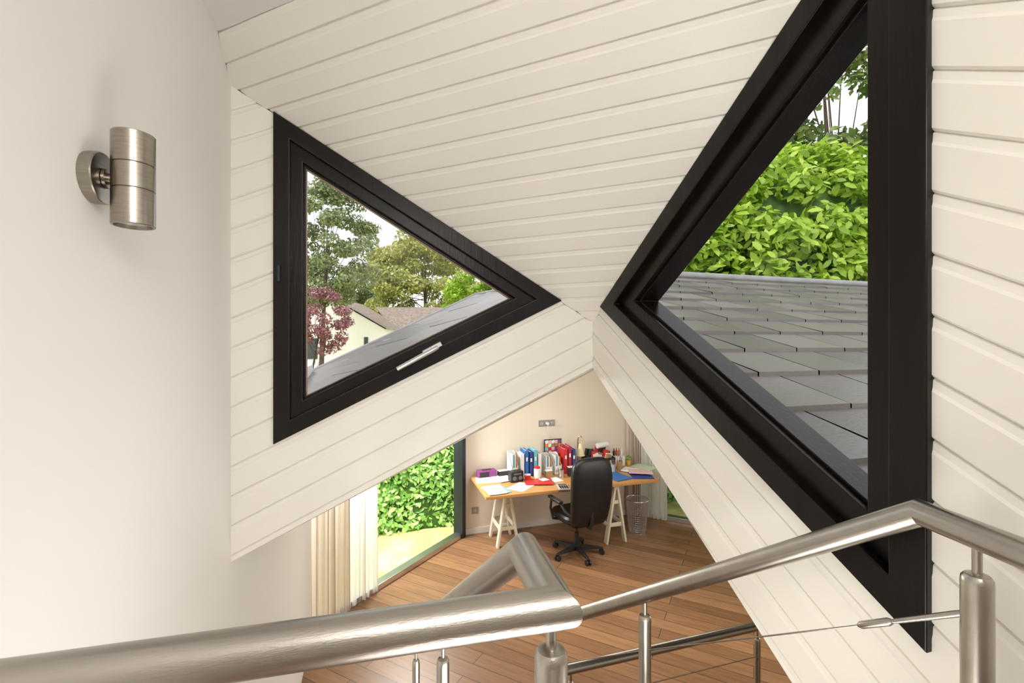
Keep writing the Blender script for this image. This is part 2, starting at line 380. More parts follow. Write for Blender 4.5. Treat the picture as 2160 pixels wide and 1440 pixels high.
def leaf_obj(name,cen,out,size,matl,parent=None,six=False,up=0.4,rand=0.8):
    N=len(cen)
    r=rng.normal(size=(N,3)); n=out*0.7+r*rand*0.5+np.array([0,0,up]); n/=np.linalg.norm(n,axis=1)[:,None]
    t=rng.normal(size=(N,3))+np.array([0,0,-0.3]); t-=n*(t*n).sum(1)[:,None]; t/=np.linalg.norm(t,axis=1)[:,None]
    b=np.cross(n,t); s=size*rng.uniform(0.6,1.25,size=(N,1))
    if six: pr=[(-.5,0,0),(-.2,.2,.03),(.2,.2,.03),(.5,0,-.05),(.2,-.2,.03),(-.2,-.2,.03)]
    else: pr=[(-.5,0,0),(0,.28,.05),(.5,0,0),(0,-.28,.05)]
    k=len(pr)
    V=np.stack([cen+s*(t*a_+b*b_+n*c_) for a_,b_,c_ in pr],1).reshape(-1,3)
    me=bpy.data.meshes.new(name); me.vertices.add(N*k); me.vertices.foreach_set('co',V.astype(np.float32).ravel())
    me.loops.add(N*k); me.loops.foreach_set('vertex_index',np.arange(N*k,dtype=np.int32))
    me.polygons.add(N); me.polygons.foreach_set('loop_start',np.arange(0,N*k,k,dtype=np.int32)); me.polygons.foreach_set('loop_total',np.full(N,k,dtype=np.int32))
    me.update(calc_edges=True); me.validate(); me.materials.append(matl)
    o=bpy.data.objects.new(name,me); COL.objects.link(o)
    if parent: o.parent=parent
    return o
def crown(c,r,n,nclump,rc,shell=0.55):
    c=np.array(c); r=np.array(r)
    d=rng.normal(size=(nclump,3)); d/=np.linalg.norm(d,axis=1)[:,None]
    cc=d*rng.uniform(shell,1,size=(nclump,1))**0.6
    idx=rng.integers(0,nclump,n); o=rng.normal(size=(n,3)); o/=np.linalg.norm(o,axis=1)[:,None]
    o*=rng.uniform(0.3,1,size=(n,1))**0.5
    pts=c+cc[idx]*r+o*rc*np.array([1,1,0.7])
    out=o*0.7+cc[idx]*0.5
    return pts,out,c+cc*r
bark=mat('bark',(0.10,0.075,0.055),0.9,var=0.3,bump=0.6,bscale=15)
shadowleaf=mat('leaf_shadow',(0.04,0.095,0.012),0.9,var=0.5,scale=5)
def tree(name,base,c,r,n,ncl,rc,leafs,lm,label,cat='tree',trunk=0.12,six=False,shell=0.55,core=None,nb=22):
    e=thing(name,label,cat,loc=base)
    base=Vector(base)
    pts,out,cc=crown(Vector(c)-base,r,n,ncl,rc,shell)
    m=M(); cz_=Vector(c)-base
    top=Vector((cz_.x,cz_.y,cz_.z+r[2]*0.3))
    m.sweep([(0,0,0),(top.x*0.3,top.y*0.3,top.z*0.4),(top.x*0.8,top.y*0.8,top.z*0.75),tuple(top)],[trunk,trunk*0.8,trunk*0.5,trunk*0.15],8)
    for i in range(0,min(len(cc),nb)):
        q=Vector(cc[i]); s0=Vector((top.x*0.6,top.y*0.6,top.z*random.uniform(0.45,0.8))); mid=(s0+q)/2+Vector((0,0,0.05*r[2]))
        m.sweep([s0,mid,q],[trunk*0.16,trunk*0.09,trunk*0.03],5)
    m.done('trunk',bark,e)
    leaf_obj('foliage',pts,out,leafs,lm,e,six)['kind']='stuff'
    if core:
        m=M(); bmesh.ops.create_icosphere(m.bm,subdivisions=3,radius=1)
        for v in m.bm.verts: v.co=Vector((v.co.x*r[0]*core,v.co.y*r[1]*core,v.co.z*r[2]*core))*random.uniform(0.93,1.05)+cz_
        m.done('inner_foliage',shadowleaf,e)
    return e
G=-2.54
lbright=island_mat('leaf_bright',(0.20,0.36,0.025),(0.38,0.57,0.05),(0.62,0.80,0.14),0.4,0.4)
ldark=island_mat('leaf_dark',(0.07,0.13,0.03),(0.14,0.22,0.05),(0.28,0.36,0.10),0.5,0.3)
lgrey=island_mat('leaf_grey',(0.14,0.19,0.09),(0.26,0.32,0.15),(0.44,0.48,0.24),0.5,0.35)
lyell=island_mat('leaf_yellow',(0.26,0.31,0.08),(0.46,0.48,0.13),(0.68,0.66,0.24),0.5,0.35)
lpurp=island_mat('leaf_purple',(0.17,0.06,0.09),(0.36,0.15,0.18),(0.54,0.28,0.30),0.5,0.25)
livy=island_mat('leaf_ivy',(0.13,0.33,0.05),(0.31,0.60,0.12),(0.60,0.84,0.30),0.4,0.2)
def gg(x,y,z): return tuple(g(x,y,z))
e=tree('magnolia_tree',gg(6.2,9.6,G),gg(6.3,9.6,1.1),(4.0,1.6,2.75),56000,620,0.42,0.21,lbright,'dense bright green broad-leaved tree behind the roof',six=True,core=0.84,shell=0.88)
tree('tree',gg(10.5,14,G),gg(9.6,14,6.4),(3.6,2.2,3.9),15000,110,0.6,0.24,ldark,'tall darker leafy tree with sky between its branches',trunk=0.2)
tree('tree.001',gg(-8.0,19,G),gg(-7.5,18.5,3.9),(1.9,1.6,2.6),15000,70,0.45,0.15,lgrey,'tall grey green tree against pale sky',trunk=0.12)
tree('tree.002',gg(-5.9,31,G),gg(-5.9,31,3.7),(4.3,2.6,3.8),42000,130,0.75,0.22,lyell,'rounded yellow green tree beyond the neighbouring house',trunk=0.2,shell=0.4)
tree('tree.003',gg(-0.9,13,G),gg(-0.6,13,1.15),(1.35,1,1.1),11000,60,0.32,0.13,lbright,'bright green bush by the roof edge',trunk=0.08)
tree('purple_leaf_tree',gg(-5.9,13,G),gg(-5.45,13,0.65),(0.78,0.7,0.95),4600,36,0.22,0.09,lpurp,'small tree with dark purple leaves beside a white house',trunk=0.04)
tree('tree.004',gg(-19,42,G),gg(-18,42,3.4),(7,3,4.4),30000,120,1.0,0.32,lgrey,'distant grey green trees behind the houses',trunk=0.3)
tree('tree.005',gg(1,42,G),gg(1,42,2.0),(7,3,3.4),26000,110,1.0,0.32,lyell,'distant yellow green trees on the horizon',trunk=0.3)
def hedge(name,x0,x1,y,top,n,label):
    e=thing(name,label,'hedge',loc=((x0+x1)/2,y,G))
    w=x1-x0; h=top-G
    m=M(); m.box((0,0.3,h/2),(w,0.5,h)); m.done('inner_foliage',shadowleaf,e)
    P=np.stack([rng.uniform(-w/2,w/2,n),rng.uniform(-0.06,0.07,n),rng.uniform(0.02,h,n)],1)
    P[:,1]+=0.05*np.sin(P[:,0]*3.1)+0.04*np.sin(P[:,2]*4+P[:,0])
    out=np.tile(np.array([0,-1.0,0]),(n,1))
    k=n//6; P[:k,2]=h+rng.uniform(-0.02,0.1,k); P[:k,1]=rng.uniform(0,0.55,k); out[:k]=(0,0,1)
    leaf_obj('foliage',P,out,0.105,livy,e,True)['kind']='stuff'
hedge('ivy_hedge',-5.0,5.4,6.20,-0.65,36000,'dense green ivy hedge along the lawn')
whitewash=mat('white_render',(0.90,0.90,0.89),0.8,var=0.02)
tile=mat('roof_tiles',(0.30,0.24,0.20),0.8,var=0.3,scale=8)
darkglass=mat('dark_glass',(0.05,0.06,0.07),0.15,var=0.2)
hY=22
e=thing('neighbouring_house','white rendered gabled house with brown tiled roof','house',loc=g(-8.2,hY,G),rotz=math.radians(-17))
m=M()
gp=[(-3.2,0),(2.05,0),(2.05,3.15),(-0.5,4.6),(-3.2,3.1)]
m.face([(x,0,z) for x,z in gp]); m.face([(x,4.5,z) for x,z in gp])
for i in range(5):
    a_,b_=gp[i],gp[(i+1)%5]
    if i!=2 and i!=3: m.face([(a_[0],0,a_[1]),(b_[0],0,b_[1]),(b_[0],4.5,b_[1]),(a_[0],4.5,a_[1])])
m.box((3.6,4,1.5),(3.4,2.4,3.0)); m.done('walls',whitewash,e)
m=M()
m.face([(2.0,2.7,2.95),(5.6,2.7,2.95),(5.6,5.3,4.6),(0.0,5.3,4.6)])
m.face([(-0.5,-0.15,4.70),(2.2,-0.15,3.14),(2.2,4.6,3.14),(-0.5,4.6,4.70)]); m.face([(-0.5,-0.15,4.70),(-3.5,-0.15,3.0),(-3.5,4.6,3.0),(-0.5,4.6,4.70)])
m.done('roof',tile,e)
for c,d in (((1.15,-0.02,2.3),(0.18,0.06,0.9)),((3.4,2.76,2.4),(0.9,0.06,0.8)),((-1.5,-0.02,2.2),(0.6,0.06,1.0))):
    m=M(); m.box(c,d); m.done('window_pane',darkglass,e)

# ================================================================= WALL LIGHT
wy=g(-0.774,0.84).y-0.004
swz=(720-376)/F*0.84
e=thing('wall_light','brushed nickel cylindrical up and down wall light','wall light',loc=(UL,wy,swz))
m=M(); m.sweep([(0,0,0),(0.004,0,0),(0.019,0,0),(0.021,0,0)],[0.046,0.047,0.047,0.0455],36); m.done('backplate',steeld,e)
m=M(); m.cyl((0.015,0,0),(0.040,0,0),0.010,seg=16); m.cyl((0.022,0,0),(0.027,0,0),0.018,seg=16); m.done('arm',steeld,e)
cx=0.065; r=0.0335; hh=0.086
m=M(); m.lathe((cx,0,0.001),[(r-0.006,hh-0.012),(r-0.004,hh),(r-0.001,hh),(r,hh-0.001),(r,0.0285),(r-0.002,0.0275),(r-0.002,0.0265),(r,0.0255),(r,-0.0185),(r-0.002,-0.0195),(r-0.002,-0.0205),(r,-0.0215),(r,-hh+0.001),(r-0.001,-hh),(r-0.004,-hh),(r-0.006,-hh+0.008)],48); m.done('lamp_body',steeld,e)
m=M(); m.lathe((cx,0,-hh+0.008),[(0.001,-0.001),(r-0.006,0),(r-0.006,0.002),(0.001,0.002)],32); m.done('lens',mat('lamp_lens',(0.6,0.6,0.58),0.15,var=0.02),e)

# ================================================================= RAILINGS
RR=0.0212; ZL=-0.29
LD=0.80; RD=0.707
E1=at(1174,1280,0.500); E2=at(1106,1160,0.639); E0=at(0,1452,0.3835)
d0=(E0-E1); E0w=E1+d0*((UL+0.004-E1.x)/d0.x)
sd=g(-0.5,0.866)
def lr(t): return E2+sd*t+Vector((0,0,-LD*t))
e=thing('stair_railing','brushed steel tube handrail turning at the landing corner','railing',loc=(E1.x,E1.y,LF))
off=Vector((E1.x,E1.y,LF)); rel=lambda p:Vector(p)-off
m=M(); m.sweep([rel(E0w),rel(E1),rel(E2),rel(lr(0.56))],0.0222,40); m.done('handrail',steel,e,angle=28)
def post(p,zbot,e,off,r=0.019,pin=0.006,gap=0.058,seg=28):
    p=Vector(p)-off; zb_=zbot-off.z
    m=M(); m.cyl(p,(p.x,p.y,p.z-gap-0.004),pin,seg=12); m.done('pin',steel,e)
    zt=p.z-gap
    m=M(); m.lathe((p.x,p.y,0),[(r*0.5,zt+0.001),(r*0.8,zt-0.001),(r*0.97,zt-0.006),(r,zt-0.012),(r,zb_+0.006),(r*1.6,zb_+0.006),(r*1.6,zb_)],seg); m.done('post',steel,e)
ep=E1+(E2-E1)*0.14
post(ep,LF,e,off)
post(E1+(E0w-E1)*0.86,LF,e,off)
tz=lambda t: LF-0.203*min(5,int(t/0.27)+1)
post(lr(0.31),tz(0.31),e,off,r=0.0125,pin=0.004,gap=0.09)
post(lr(0.479),tz(0.479),e,off,r=0.0085,pin=0.003,gap=0.06)

Rc=at(1940,1080,0.773); Re=at(2160,1168,0.621)
Rr=lambda t: Rc+sd*t+Vector((0,0,-RD*t))
dirb=(Re-Rc); dirb.z=0; dirb.normalize()
off2=Vector((Rc.x,Rc.y,LF))
e=thing('stair_railing.001','brushed steel tube handrail descending the stairs with cable infill','railing',loc=off2)
rel=lambda p:Vector(p)-off2
Rb=Rc+dirb*0.25; Rb.z=ZL
m=M(); m.sweep([rel(Rr(1.13)),rel(Rc),rel(Rb),rel(Rb+Vector((0,-0.9,0)))],RR,40); m.done('handrail',steel,e,angle=28)
kx=(2062-1080)/F
best=None
for i in range(60):
    q=Rc+dirb*(0.004*i); X=q.x*C-q.y*S; Y=q.x*S+q.y*C
    if best is None or abs(X/Y-kx)<best[0]: best=(abs(X/Y-kx),q.copy())
P1=best[1]; post(P1,LF,e,off2)
P2=Rr(0.62); post(P2,tz(0.62),e,off2,r=0.0175)
P0=Rb+Vector((0,-0.8,0)); post(P0,LF,e,off2)
c1=P1+Vector((0,0,-0.114)); c2=P2+Vector((0,0,-0.16)); c3=Rr(1.13)+Vector((0,0,-0.16))
m=M(); m.sweep([rel(c1),rel(c2),rel(c3)],0.0016,8); m.done('cable',steeld,e)
def along(p,q,px):
    lo_,hi_=0.0,1.0
    for _ in range(40):
        mid=(lo_+hi_)/2; w=p.lerp(q,mid); X=w.x*C-w.y*S; Y=w.x*S+w.y*C
        if X/Y*F+1080>px: lo_=mid
        else: hi_=mid
    return p.lerp(q,lo_)
qa=along(c1,c2,2030); qb=along(c1,c2,1895); qc=along(c1,c2,1882); qd=along(c1,c2,1810)
m=M(); m.sweep([rel(c1),rel(qa),rel(qb.lerp(qa,0.9)),rel(qb),rel(qc)],[0.003,0.0045,0.005,0.004,0.003],14)
m.sweep([rel(qc),rel(qc.lerp(qd,0.1)),rel(qc.lerp(qd,0.9)),rel(qd)],[0.004,0.0065,0.0065,0.003],14); m.done('turnbuckle',steel,e)
GA=at(1195,1412,1.95); GB=at(1612,1328,2.21); GB.y=GA.y; GB.z=GA.z
off3=Vector((GA.x,GA.y,FL))
e=thing('guard_railing','slim steel guard rail around the stair opening','railing',loc=off3)
rel=lambda p:Vector(p)-off3
m=M(); m.sweep([rel(GA+Vector((-0.02,0,0))),rel(GB)],RR,24); m.done('handrail',steel,e)
post(GA+Vector((0.02,0,0)),FL,e,off3,r=0.014,pin=0.005); post(GB+Vector((-0.0,0,0)),FL,e,off3,r=0.014,pin=0.005)
m=M(); m.cyl(rel(GA+Vector((0,0,-0.15))),rel(GB+Vector((0,0,-0.15))),0.0018,seg=8); m.done('cable',steeld,e)

# ================================================================= DESK
DU,DV,DZ=1.195,4.894,-1.72
desktop=mat('honey_wood',(0.56,0.28,0.09),0.35,var=0.15,scale=3,stretch=(1,12,12))
e=thing('desk','honey wood desk top on cream trestles covered with papers','desk',loc=(DU,DV,FL))
Ht=DZ-FL
m=M(); m.box((1.117,0.4,Ht-0.0175),(2.234,0.8,0.035)); m.done('desktop',desktop,e,bevel=0.004)
cream=mat('cream_trestle',(0.78,0.72,0.58),0.45,var=0.04)
def trestle(cx,v0,v1):
    m=M(); top=Ht-0.035
    m.box((cx,(v0+v1)/2,top-0.03),(0.07,v1-v0,0.06))
    for v in (v0+0.03,v1-0.03):
        for s_ in (-1,1):
            m.beam((cx+s_*0.02,v,top-0.05),(cx+s_*0.13,v,0.0),0.026,0.07,up=(0,1,0))
        m.box((cx,v,0.22),(0.20,0.02,0.045)); m.box((cx,v,top-0.22),(0.10,0.02,0.04))
    for s_ in (-1,1): m.box((cx+s_*0.098,(v0+v1)/2,0.22),(0.02,v1-v0-0.04,0.045))
    m.done('trestle',cream,e,bevel=0.003)
trestle(0.36,0.34,0.74); trestle(1.66,0.06,0.74)

def du(px,v): return on_v(px,v)[0]
paper=mat('white_paper',(0.88,0.88,0.87),0.7,var=0.02)
def colm(n,c,r=0.5): return mat(n,c,r,var=0.05)
red=colm('red_plastic',(0.55,0.03,0.03)); blue=colm('blue_card',(0.03,0.16,0.45)); navy=colm('navy_card',(0.03,0.06,0.25)); black=colm('black_plastic',(0.015,0.015,0.015),0.4)
purple=colm('purple_card',(0.25,0.05,0.22)); cyan=colm('cyan_card',(0.15,0.50,0.60)); pink=colm('pink_paper',(0.75,0.5,0.48)); brown=colm('brown_card',(0.35,0.22,0.10)); greyp=colm('grey_plastic',(0.45,0.45,0.45)); green=colm('green_plant',(0.10,0.25,0.04)); yellow=colm('yellow_plastic',(0.75,0.55,0.08)); gold=mat('brass',(0.6,0.42,0.16),0.3,1.0); whitep=colm('white_plastic',(0.8,0.8,0.78),0.4)
orange=colm('orange',(0.7,0.25,0.05)); palegreen=colm('pale_green_paper',(0.6,0.68,0.5)); crimson=colm('crimson',(0.4,0.02,0.05))
def sheet(name,px,py,w,d,rot,mt,label,z=0.0,n=1,cat='paper'):
    p=on_z(px,py,DZ)
    m=M()
    for i in range(n):
        m.box((random.uniform(-.01,.01),random.uniform(-.01,.01),0.0015+i*0.003),(w,d,0.002),Matrix.Rotation(random.uniform(-.06,.06),3,'Z'))
    o=m.done(name,mt,None,loc=(p.x,p.y,DZ+z+0.0005),rotz=rot)
    return tag(o,label,cat)
A4=(0.21,0.297)
sheet('paper_sheet',1030,1013,*A4,1.45,paper,'white printed sheets lying on the desk',n=3)
sheet('paper_sheet',1060,1010,*A4,0.3,paper,'white printed sheet beside others',n=1,z=0.010)
sheet('paper_folder',1046,1033,0.22,0.31,0.25,cyan,'light blue folder lying on the desk',n=2,cat='folder')
sheet('paper_sheet',1043,1035,*A4,0.1,paper,'white sheets on top of a blue folder',z=0.007,n=3)
sheet('paper_sheet',1098,1027,*A4,-0.9,paper,'white sheet lying beside a red folder',n=2)
sheet('paper_folder',1136,1017,0.24,0.32,1.35,red,'red folder lying on the desk',n=3,z=0.007,cat='folder')
sheet('note_card',1147,1014,0.10,0.10,0.3,paper,'small white note on a red folder',z=0.018,cat='paper')
sheet('note_card',1122,1010,0.09,0.12,0.9,yellow,'small yellowish note on a red folder',z=0.018,cat='paper')
sheet('paper_sheet',1106,1006,0.15,0.21,1.2,pink,'pale pink sheet near desk accessories',n=1,z=0.0)
sheet('paper_sheet',1172,1012,0.13,0.18,0.2,paper,'white notepad beside the red folder',n=2,z=0.0)
sheet('paper_folder',1300,1005,0.26,0.34,0.2,blue,'blue folder lying on the desk',n=3,cat='folder')
sheet('paper_folder',1350,1002,0.26,0.34,-0.3,navy,'dark blue folder under loose papers',n=2,z=0.0,cat='folder')
sheet('paper_sheet',1338,994,*A4,0.7,paper,'white sheets piled on blue folders',z=0.011,n=4)
sheet('paper_sheet',1352,999,*A4,1.1,pink,'pinkish printed sheet on a pile',z=0.025,n=2)
sheet('paper_sheet',1358,990,*A4,0.4,palegreen,'pale green sheet on a pile',z=0.033,n=1)

def binder(px,v,w,h,d,mt,label,name='ring_binder',rot=0.0):
    e=thing(name,label,'binder',loc=(du(px,v),v,DZ),rotz=rot,group='files standing on the desk')
    m=M(); m.box((-w/2+0.0015,0,h/2),(0.003,d,h)); m.box((w/2-0.0015,0,h/2),(0.003,d,h)); m.box((0,-d/2+0.0015,h/2),(w,0.003,h)); m.done('cover',mt,e,bevel=0.001)
    m=M(); m.box((0,0.01,h/2-0.005),(w-0.012,d-0.03,h-0.02)); m.done('pages',paper,e)
    m=M(); m.box((0,-d/2-0.0008,h*0.68),(w*0.5,0.001,h*0.14)); m.done('spine_label',whitep,e)
    return e
def magfile(px,v,w,h,d,mt,label,rot=0.0):
    e=thing('magazine_file',label,'magazine file',loc=(du(px,v),v,DZ),rotz=rot,group='files standing on the desk')
    m=M()
    for x in (-w/2,w/2-0.003):
        pts=[(-d/2,0),(d/2,0),(d/2,h),(d/2-0.06,h),(-d/2,h*0.45)]
        a_=[m.bm.verts.new((x,y,z)) for y,z in pts]; b_=[m.bm.verts.new((x+0.003,y,z)) for y,z in pts]
        m.bm.faces.new(a_); m.bm.faces.new(list(reversed(b_)))
        for i in range(5): m.bm.faces.new((a_[i],b_[i],b_[(i+1)%5],a_[(i+1)%5]))
    m.box((0,d/2-0.0015,h/2),(w,0.003,h)); m.box((0,-d/2+0.0015,h*0.225),(w,0.003,h*0.45)); m.box((0,0,0.002),(w,d,0.004)); m.done('box',mt,e)
    m=M(); 
    for i in range(4): m.box((-w*0.3+i*w*0.2,0.0,h*0.5),(w*0.12,d*0.85,h*0.95-i*0.012),mi=i)
    m.done('magazines',[paper,cyan,paper,orange],e)
    m=M(); m.cyl((0,-d/2-0.001,h*0.32),(0,-d/2+0.0005,h*0.32),0.012,seg=14); m.box((0,-d/2-0.0005,h*0.2),(w*0.6,0.002,0.035)); m.done('label_holder',alum,e)
    return e
VB_=5.55
magfile(1081,VB_,0.085,0.31,0.22,whitep,'white open magazine file')
for i,(px,h,mt,lb) in enumerate([(1097,0.30,whitep,'slim white binder beside blue folders'),(1106,0.34,blue,'blue binder standing upright'),(1115,0.32,navy,'navy binder standing upright'),(1124,0.34,cyan,'light blue binder standing upright'),(1133,0.29,whitep,'slim white binder standing upright')]):
    binder(px,VB_,0.046,h,0.21,mt,lb)
magfile(1152,VB_,0.10,0.25,0.21,whitep,'white magazine file with label holder')
magfile(1171,VB_,0.10,0.25,0.21,whitep,'white magazine file with label holder')
for px,h,mt,lb in [(1187,0.32,red,'red binder standing upright'),(1195.5,0.35,crimson,'crimson binder standing upright'),(1204,0.31,navy,'dark blue binder beside red ones')]:
    binder(px,VB_,0.046,h,0.21,mt,lb)
p=(du(1166,5.69),5.69)
e=thing('photo_collage','colourful photo collage board leaning behind white files','picture',loc=(p[0],p[1],DZ))
m=M(); m.box((0,0,0.20),(0.25,0.012,0.42)); m.done('board',black,e,bevel=0.002)
cm=[red,whitep,pink,orange,cyan,brown,whitep,purple]
m=M()
for i in range(5):
    for j in range(4):
        m.box((-0.09+i*0.045,-0.0075,0.24+j*0.045),(0.046,0.002,0.044),Matrix.Rotation(random.uniform(-.3,.3),3,'Y'),mi=random.randrange(len(cm)))
m.done('photographs',cm,e)
e=thing('tissue_box','purple and black decorated tissue box','box',loc=(du(1026,5.63),5.63,DZ),rotz=0.05)
m=M(); m.box((0,0,0.045),(0.24,0.11,0.09)); m.done('box',purple,e,bevel=0.004)
m=M(); m.box((0,0,0.0915),(0.12,0.05,0.003)); m.box((-0.04,-0.0555,0.045),(0.12,0.002,0.06)); m.done('opening',black,e)
e=thing('desk_radio','small black radio with round speakers','radio',loc=(du(1088,5.35),5.35,DZ),rotz=0.15)
m=M(); m.box((0,0,0.065),(0.17,0.10,0.13)); m.done('body',black,e,bevel=0.008)
m=M()
for x in (-0.04,0.04): m.cyl((x,-0.049,0.05),(x,-0.054,0.05),0.026,seg=20)
m.box((0,-0.051,0.1),(0.10,0.003,0.02)); m.done('speaker',mat('speaker_grey',(0.15,0.15,0.15),0.5),e)
e=thing('storage_jar','white storage jar with red lid','jar',loc=(du(1133,5.36),5.36,DZ))
m=M(); m.lathe((0,0,0),[(0.03,0),(0.04,0.004),(0.042,0.12),(0.034,0.135)],20); m.done('body',whitep,e)
m=M(); m.lathe((0,0,0.135),[(0.037,0),(0.037,0.018),(0.03,0.022)],20); m.done('lid',red,e)
def penpot(px,v,mt,label,h=0.10,r=0.037,z=0.0):
    e=thing('pen_pot',label,'pen pot',loc=(du(px,v),v,DZ+z))
    m=M(); m.lathe((0,0,0),[(r,0),(r,h),(r-0.003,h),(r-0.003,0.004)],20); m.done('cup',mt,e)
    pm=[red,blue,black,yellow,whitep,green]
    for i in range(7):
        a_=i*0.9; m=M(); m.sweep([(0.4*r*math.cos(a_),0.4*r*math.sin(a_),0.006),(0.85*r*math.cos(a_),0.85*r*math.sin(a_),h+0.05+0.01*(i%3))],[0.0035,0.0035],6); m.done('pen',pm[i%6],e)
penpot(1184,5.33,alum,'mesh metal pen pot full of pens')
penpot(1307,5.42,brown,'dark pen pot with coloured pens',h=0.12)
penpot(1292,5.36,greyp,'grey pen pot with coloured pens')
o=on_z(1188,1028,DZ); e=thing('calculator','grey desk calculator beside the papers','calculator',loc=(o.x,o.y,DZ),rotz=-0.2)
m=M(); m.box((0,0,0.008),(0.13,0.19,0.016)); m.done('body',greyp,e,bevel=0.003)
m=M(); m.box((0,0.065,0.017),(0.10,0.03,0.002)); 
for i in range(4):
    for j in range(4): m.box((-0.04+i*0.027,-0.07+j*0.028,0.018),(0.02,0.02,0.004))
m.done('keys',black,e)
o=(du(1219,5.60),5.60); e=thing('desk_lamp','brass desk lamp with small cream conical shade','lamp',loc=(o[0],o[1],DZ))
m=M(); m.lathe((0,0,0),[(0.045,0),(0.045,0.008),(0.02,0.018),(0.008,0.025)],24); m.done('base',gold,e)
m=M(); m.sweep([(0,0,0.02),(0,0,0.40),(0.008,-0.01,0.44),(0.03,-0.03,0.45),(0.04,-0.05,0.42),(0.02,-0.06,0.36)],0.007,10); m.done('arm',gold,e)
m=M(); m.lathe((0.01,-0.06,0.20),[(0.058,0),(0.022,0.15),(0.012,0.16),(0.010,0.16),(0.055,0.002)],24); m.done('lamp_shade',mat('cream_shade',(0.78,0.70,0.42),0.5),e)
o=(du(1262,5.54),5.54); e=thing('storage_basket','black basket filled with stationery and boxes','basket',loc=(o[0],o[1],DZ))
m=M()
W_,D_,H_=0.38,0.24,0.17
for c,d in (((0,-D_/2,H_/2),(W_,0.008,H_)),((0,D_/2,H_/2),(W_,0.008,H_)),((-W_/2,0,H_/2),(0.008,D_,H_)),((W_/2,0,H_/2),(0.008,D_,H_)),((0,0,0.004),(W_,D_,0.008))): m.box(c,d)
m.done('basket',black,e,bevel=0.003)
m=M(); cs=[red,whitep,black,brown,black,whitep,gold,black]
for i in range(20):
    m.box((random.uniform(-.16,.16),random.uniform(-.08,.08),random.uniform(.12,.24)),(random.uniform(.03,.1),random.uniform(.03,.08),random.uniform(.06,.16)),Matrix.Rotation(random.uniform(-.4,.4),3,'Y'),mi=i%8)
m.cyl((-0.02,0,0.31),(0.15,0.02,0.32),0.035,mi=1)
m.done('contents',cs,e,bevel=0.002)
o=(du(1303,5.62),5.62); e=thing('cardboard_box','white and brown small box with bottles','box',loc=(o[0],o[1],DZ))
m=M(); m.box((0,0,0.07),(0.16,0.12,0.14)); m.done('box',whitep,e,bevel=0.002)
for i in range(4):
    m=M(); m.lathe((-0.06+i*0.04,0,0.14),[(0.014,0),(0.016,0.06),(0.007,0.075),(0.007,0.1)],12); m.done('bottle',[black,red,brown,whitep][i],e)
o=(du(1326,5.60),5.60); e=thing('potted_plant','small green plant in yellow pot','plant',loc=(o[0],o[1],DZ))
m=M(); m.lathe((0,0,0),[(0.025,0),(0.034,0.07),(0.030,0.07),(0.025,0.06)],18); m.done('pot',yellow,e)
n=60; d_=rng.normal(size=(n,3)); d_[:,2]=abs(d_[:,2])+0.4; d_/=np.linalg.norm(d_,axis=1)[:,None]
leaf_obj('foliage',d_*0.04+np.array([0,0,0.08]),d_,0.04,livy,e,True)['kind']='stuff'
for px,v,c,w,h,lb in [(1113,5.36,red,0.07,0.06,'small red box on the desk'),(1157,5.36,brown,0.09,0.09,'small brown box on the desk'),(1204,5.36,black,0.08,0.11,'small black box on the desk'),(1060,5.60,black,0.12,0.07,'small black tape dispenser box on the desk')]:
    e=thing('small_box',lb,'box',loc=(du(px,v),v,DZ),rotz=random.uniform(-.3,.3)); m=M(); m.box((0,0,h/2),(w,0.06,h)); m.done('box',c,e,bevel=0.003)
    m=M(); m.box((0,0,h+0.004),(w+0.004,0.064,0.008)); m.done('lid',whitep,e,bevel=0.002)

def socket(px,py,n,mt,label,plug=False):
    u_,z_=on_v(px,5.741,py)
    e=thing('wall_socket',label,'socket',loc=(u_,5.741,z_))
    w=0.075*n
    m=M(); m.box((0,-0.005,0),(w+0.008,0.010,0.083)); m.done('plate',mt,e,bevel=0.002)
    for i in range(n):
        x=-w/2+0.0375+0.075*i
        m=M(); m.cyl((x,-0.0105,0),(x,-0.012,0),0.022,seg=20); m.cyl((x-0.009,-0.0122,0),(x-0.009,-0.0135,0),0.003,seg=8,mi=1); m.cyl((x+0.009,-0.0122,0),(x+0.009,-0.0135,0),0.003,seg=8,mi=1); m.done('outlet',[greyp,black],e)
    return e,u_,z_
s1,su,sz=socket(1153,892,3,sockm,'grey triple wall socket with white plug')
m=M(); m.cyl((0,-0.012,0),(0,-0.05,0),0.019,seg=16)
m.sweep([(0,-0.05,0),(0,-0.055,-0.02),(0.0,-0.03,-0.08),(0.02,-0.012,-0.16),(0.0,-0.01,-0.5),(0.0,-0.01,-0.61)],0.004,8); m.done('plug',whitep,s1)
socket(1002,1076,1,sockm,'single grey socket low on the wall')
m=M(); pts=[]
for i in range(26):
    t_=i/25; pts.append((2.0+0.10*math.sin(t_*7)-0.1*t_,5.717,FL+0.70-0.60*t_+0.05*math.sin(t_*9)))
m.sweep(pts,0.005,6); tag(m.done('power_cable',whitep),'white power cable hanging below the desk','cable')

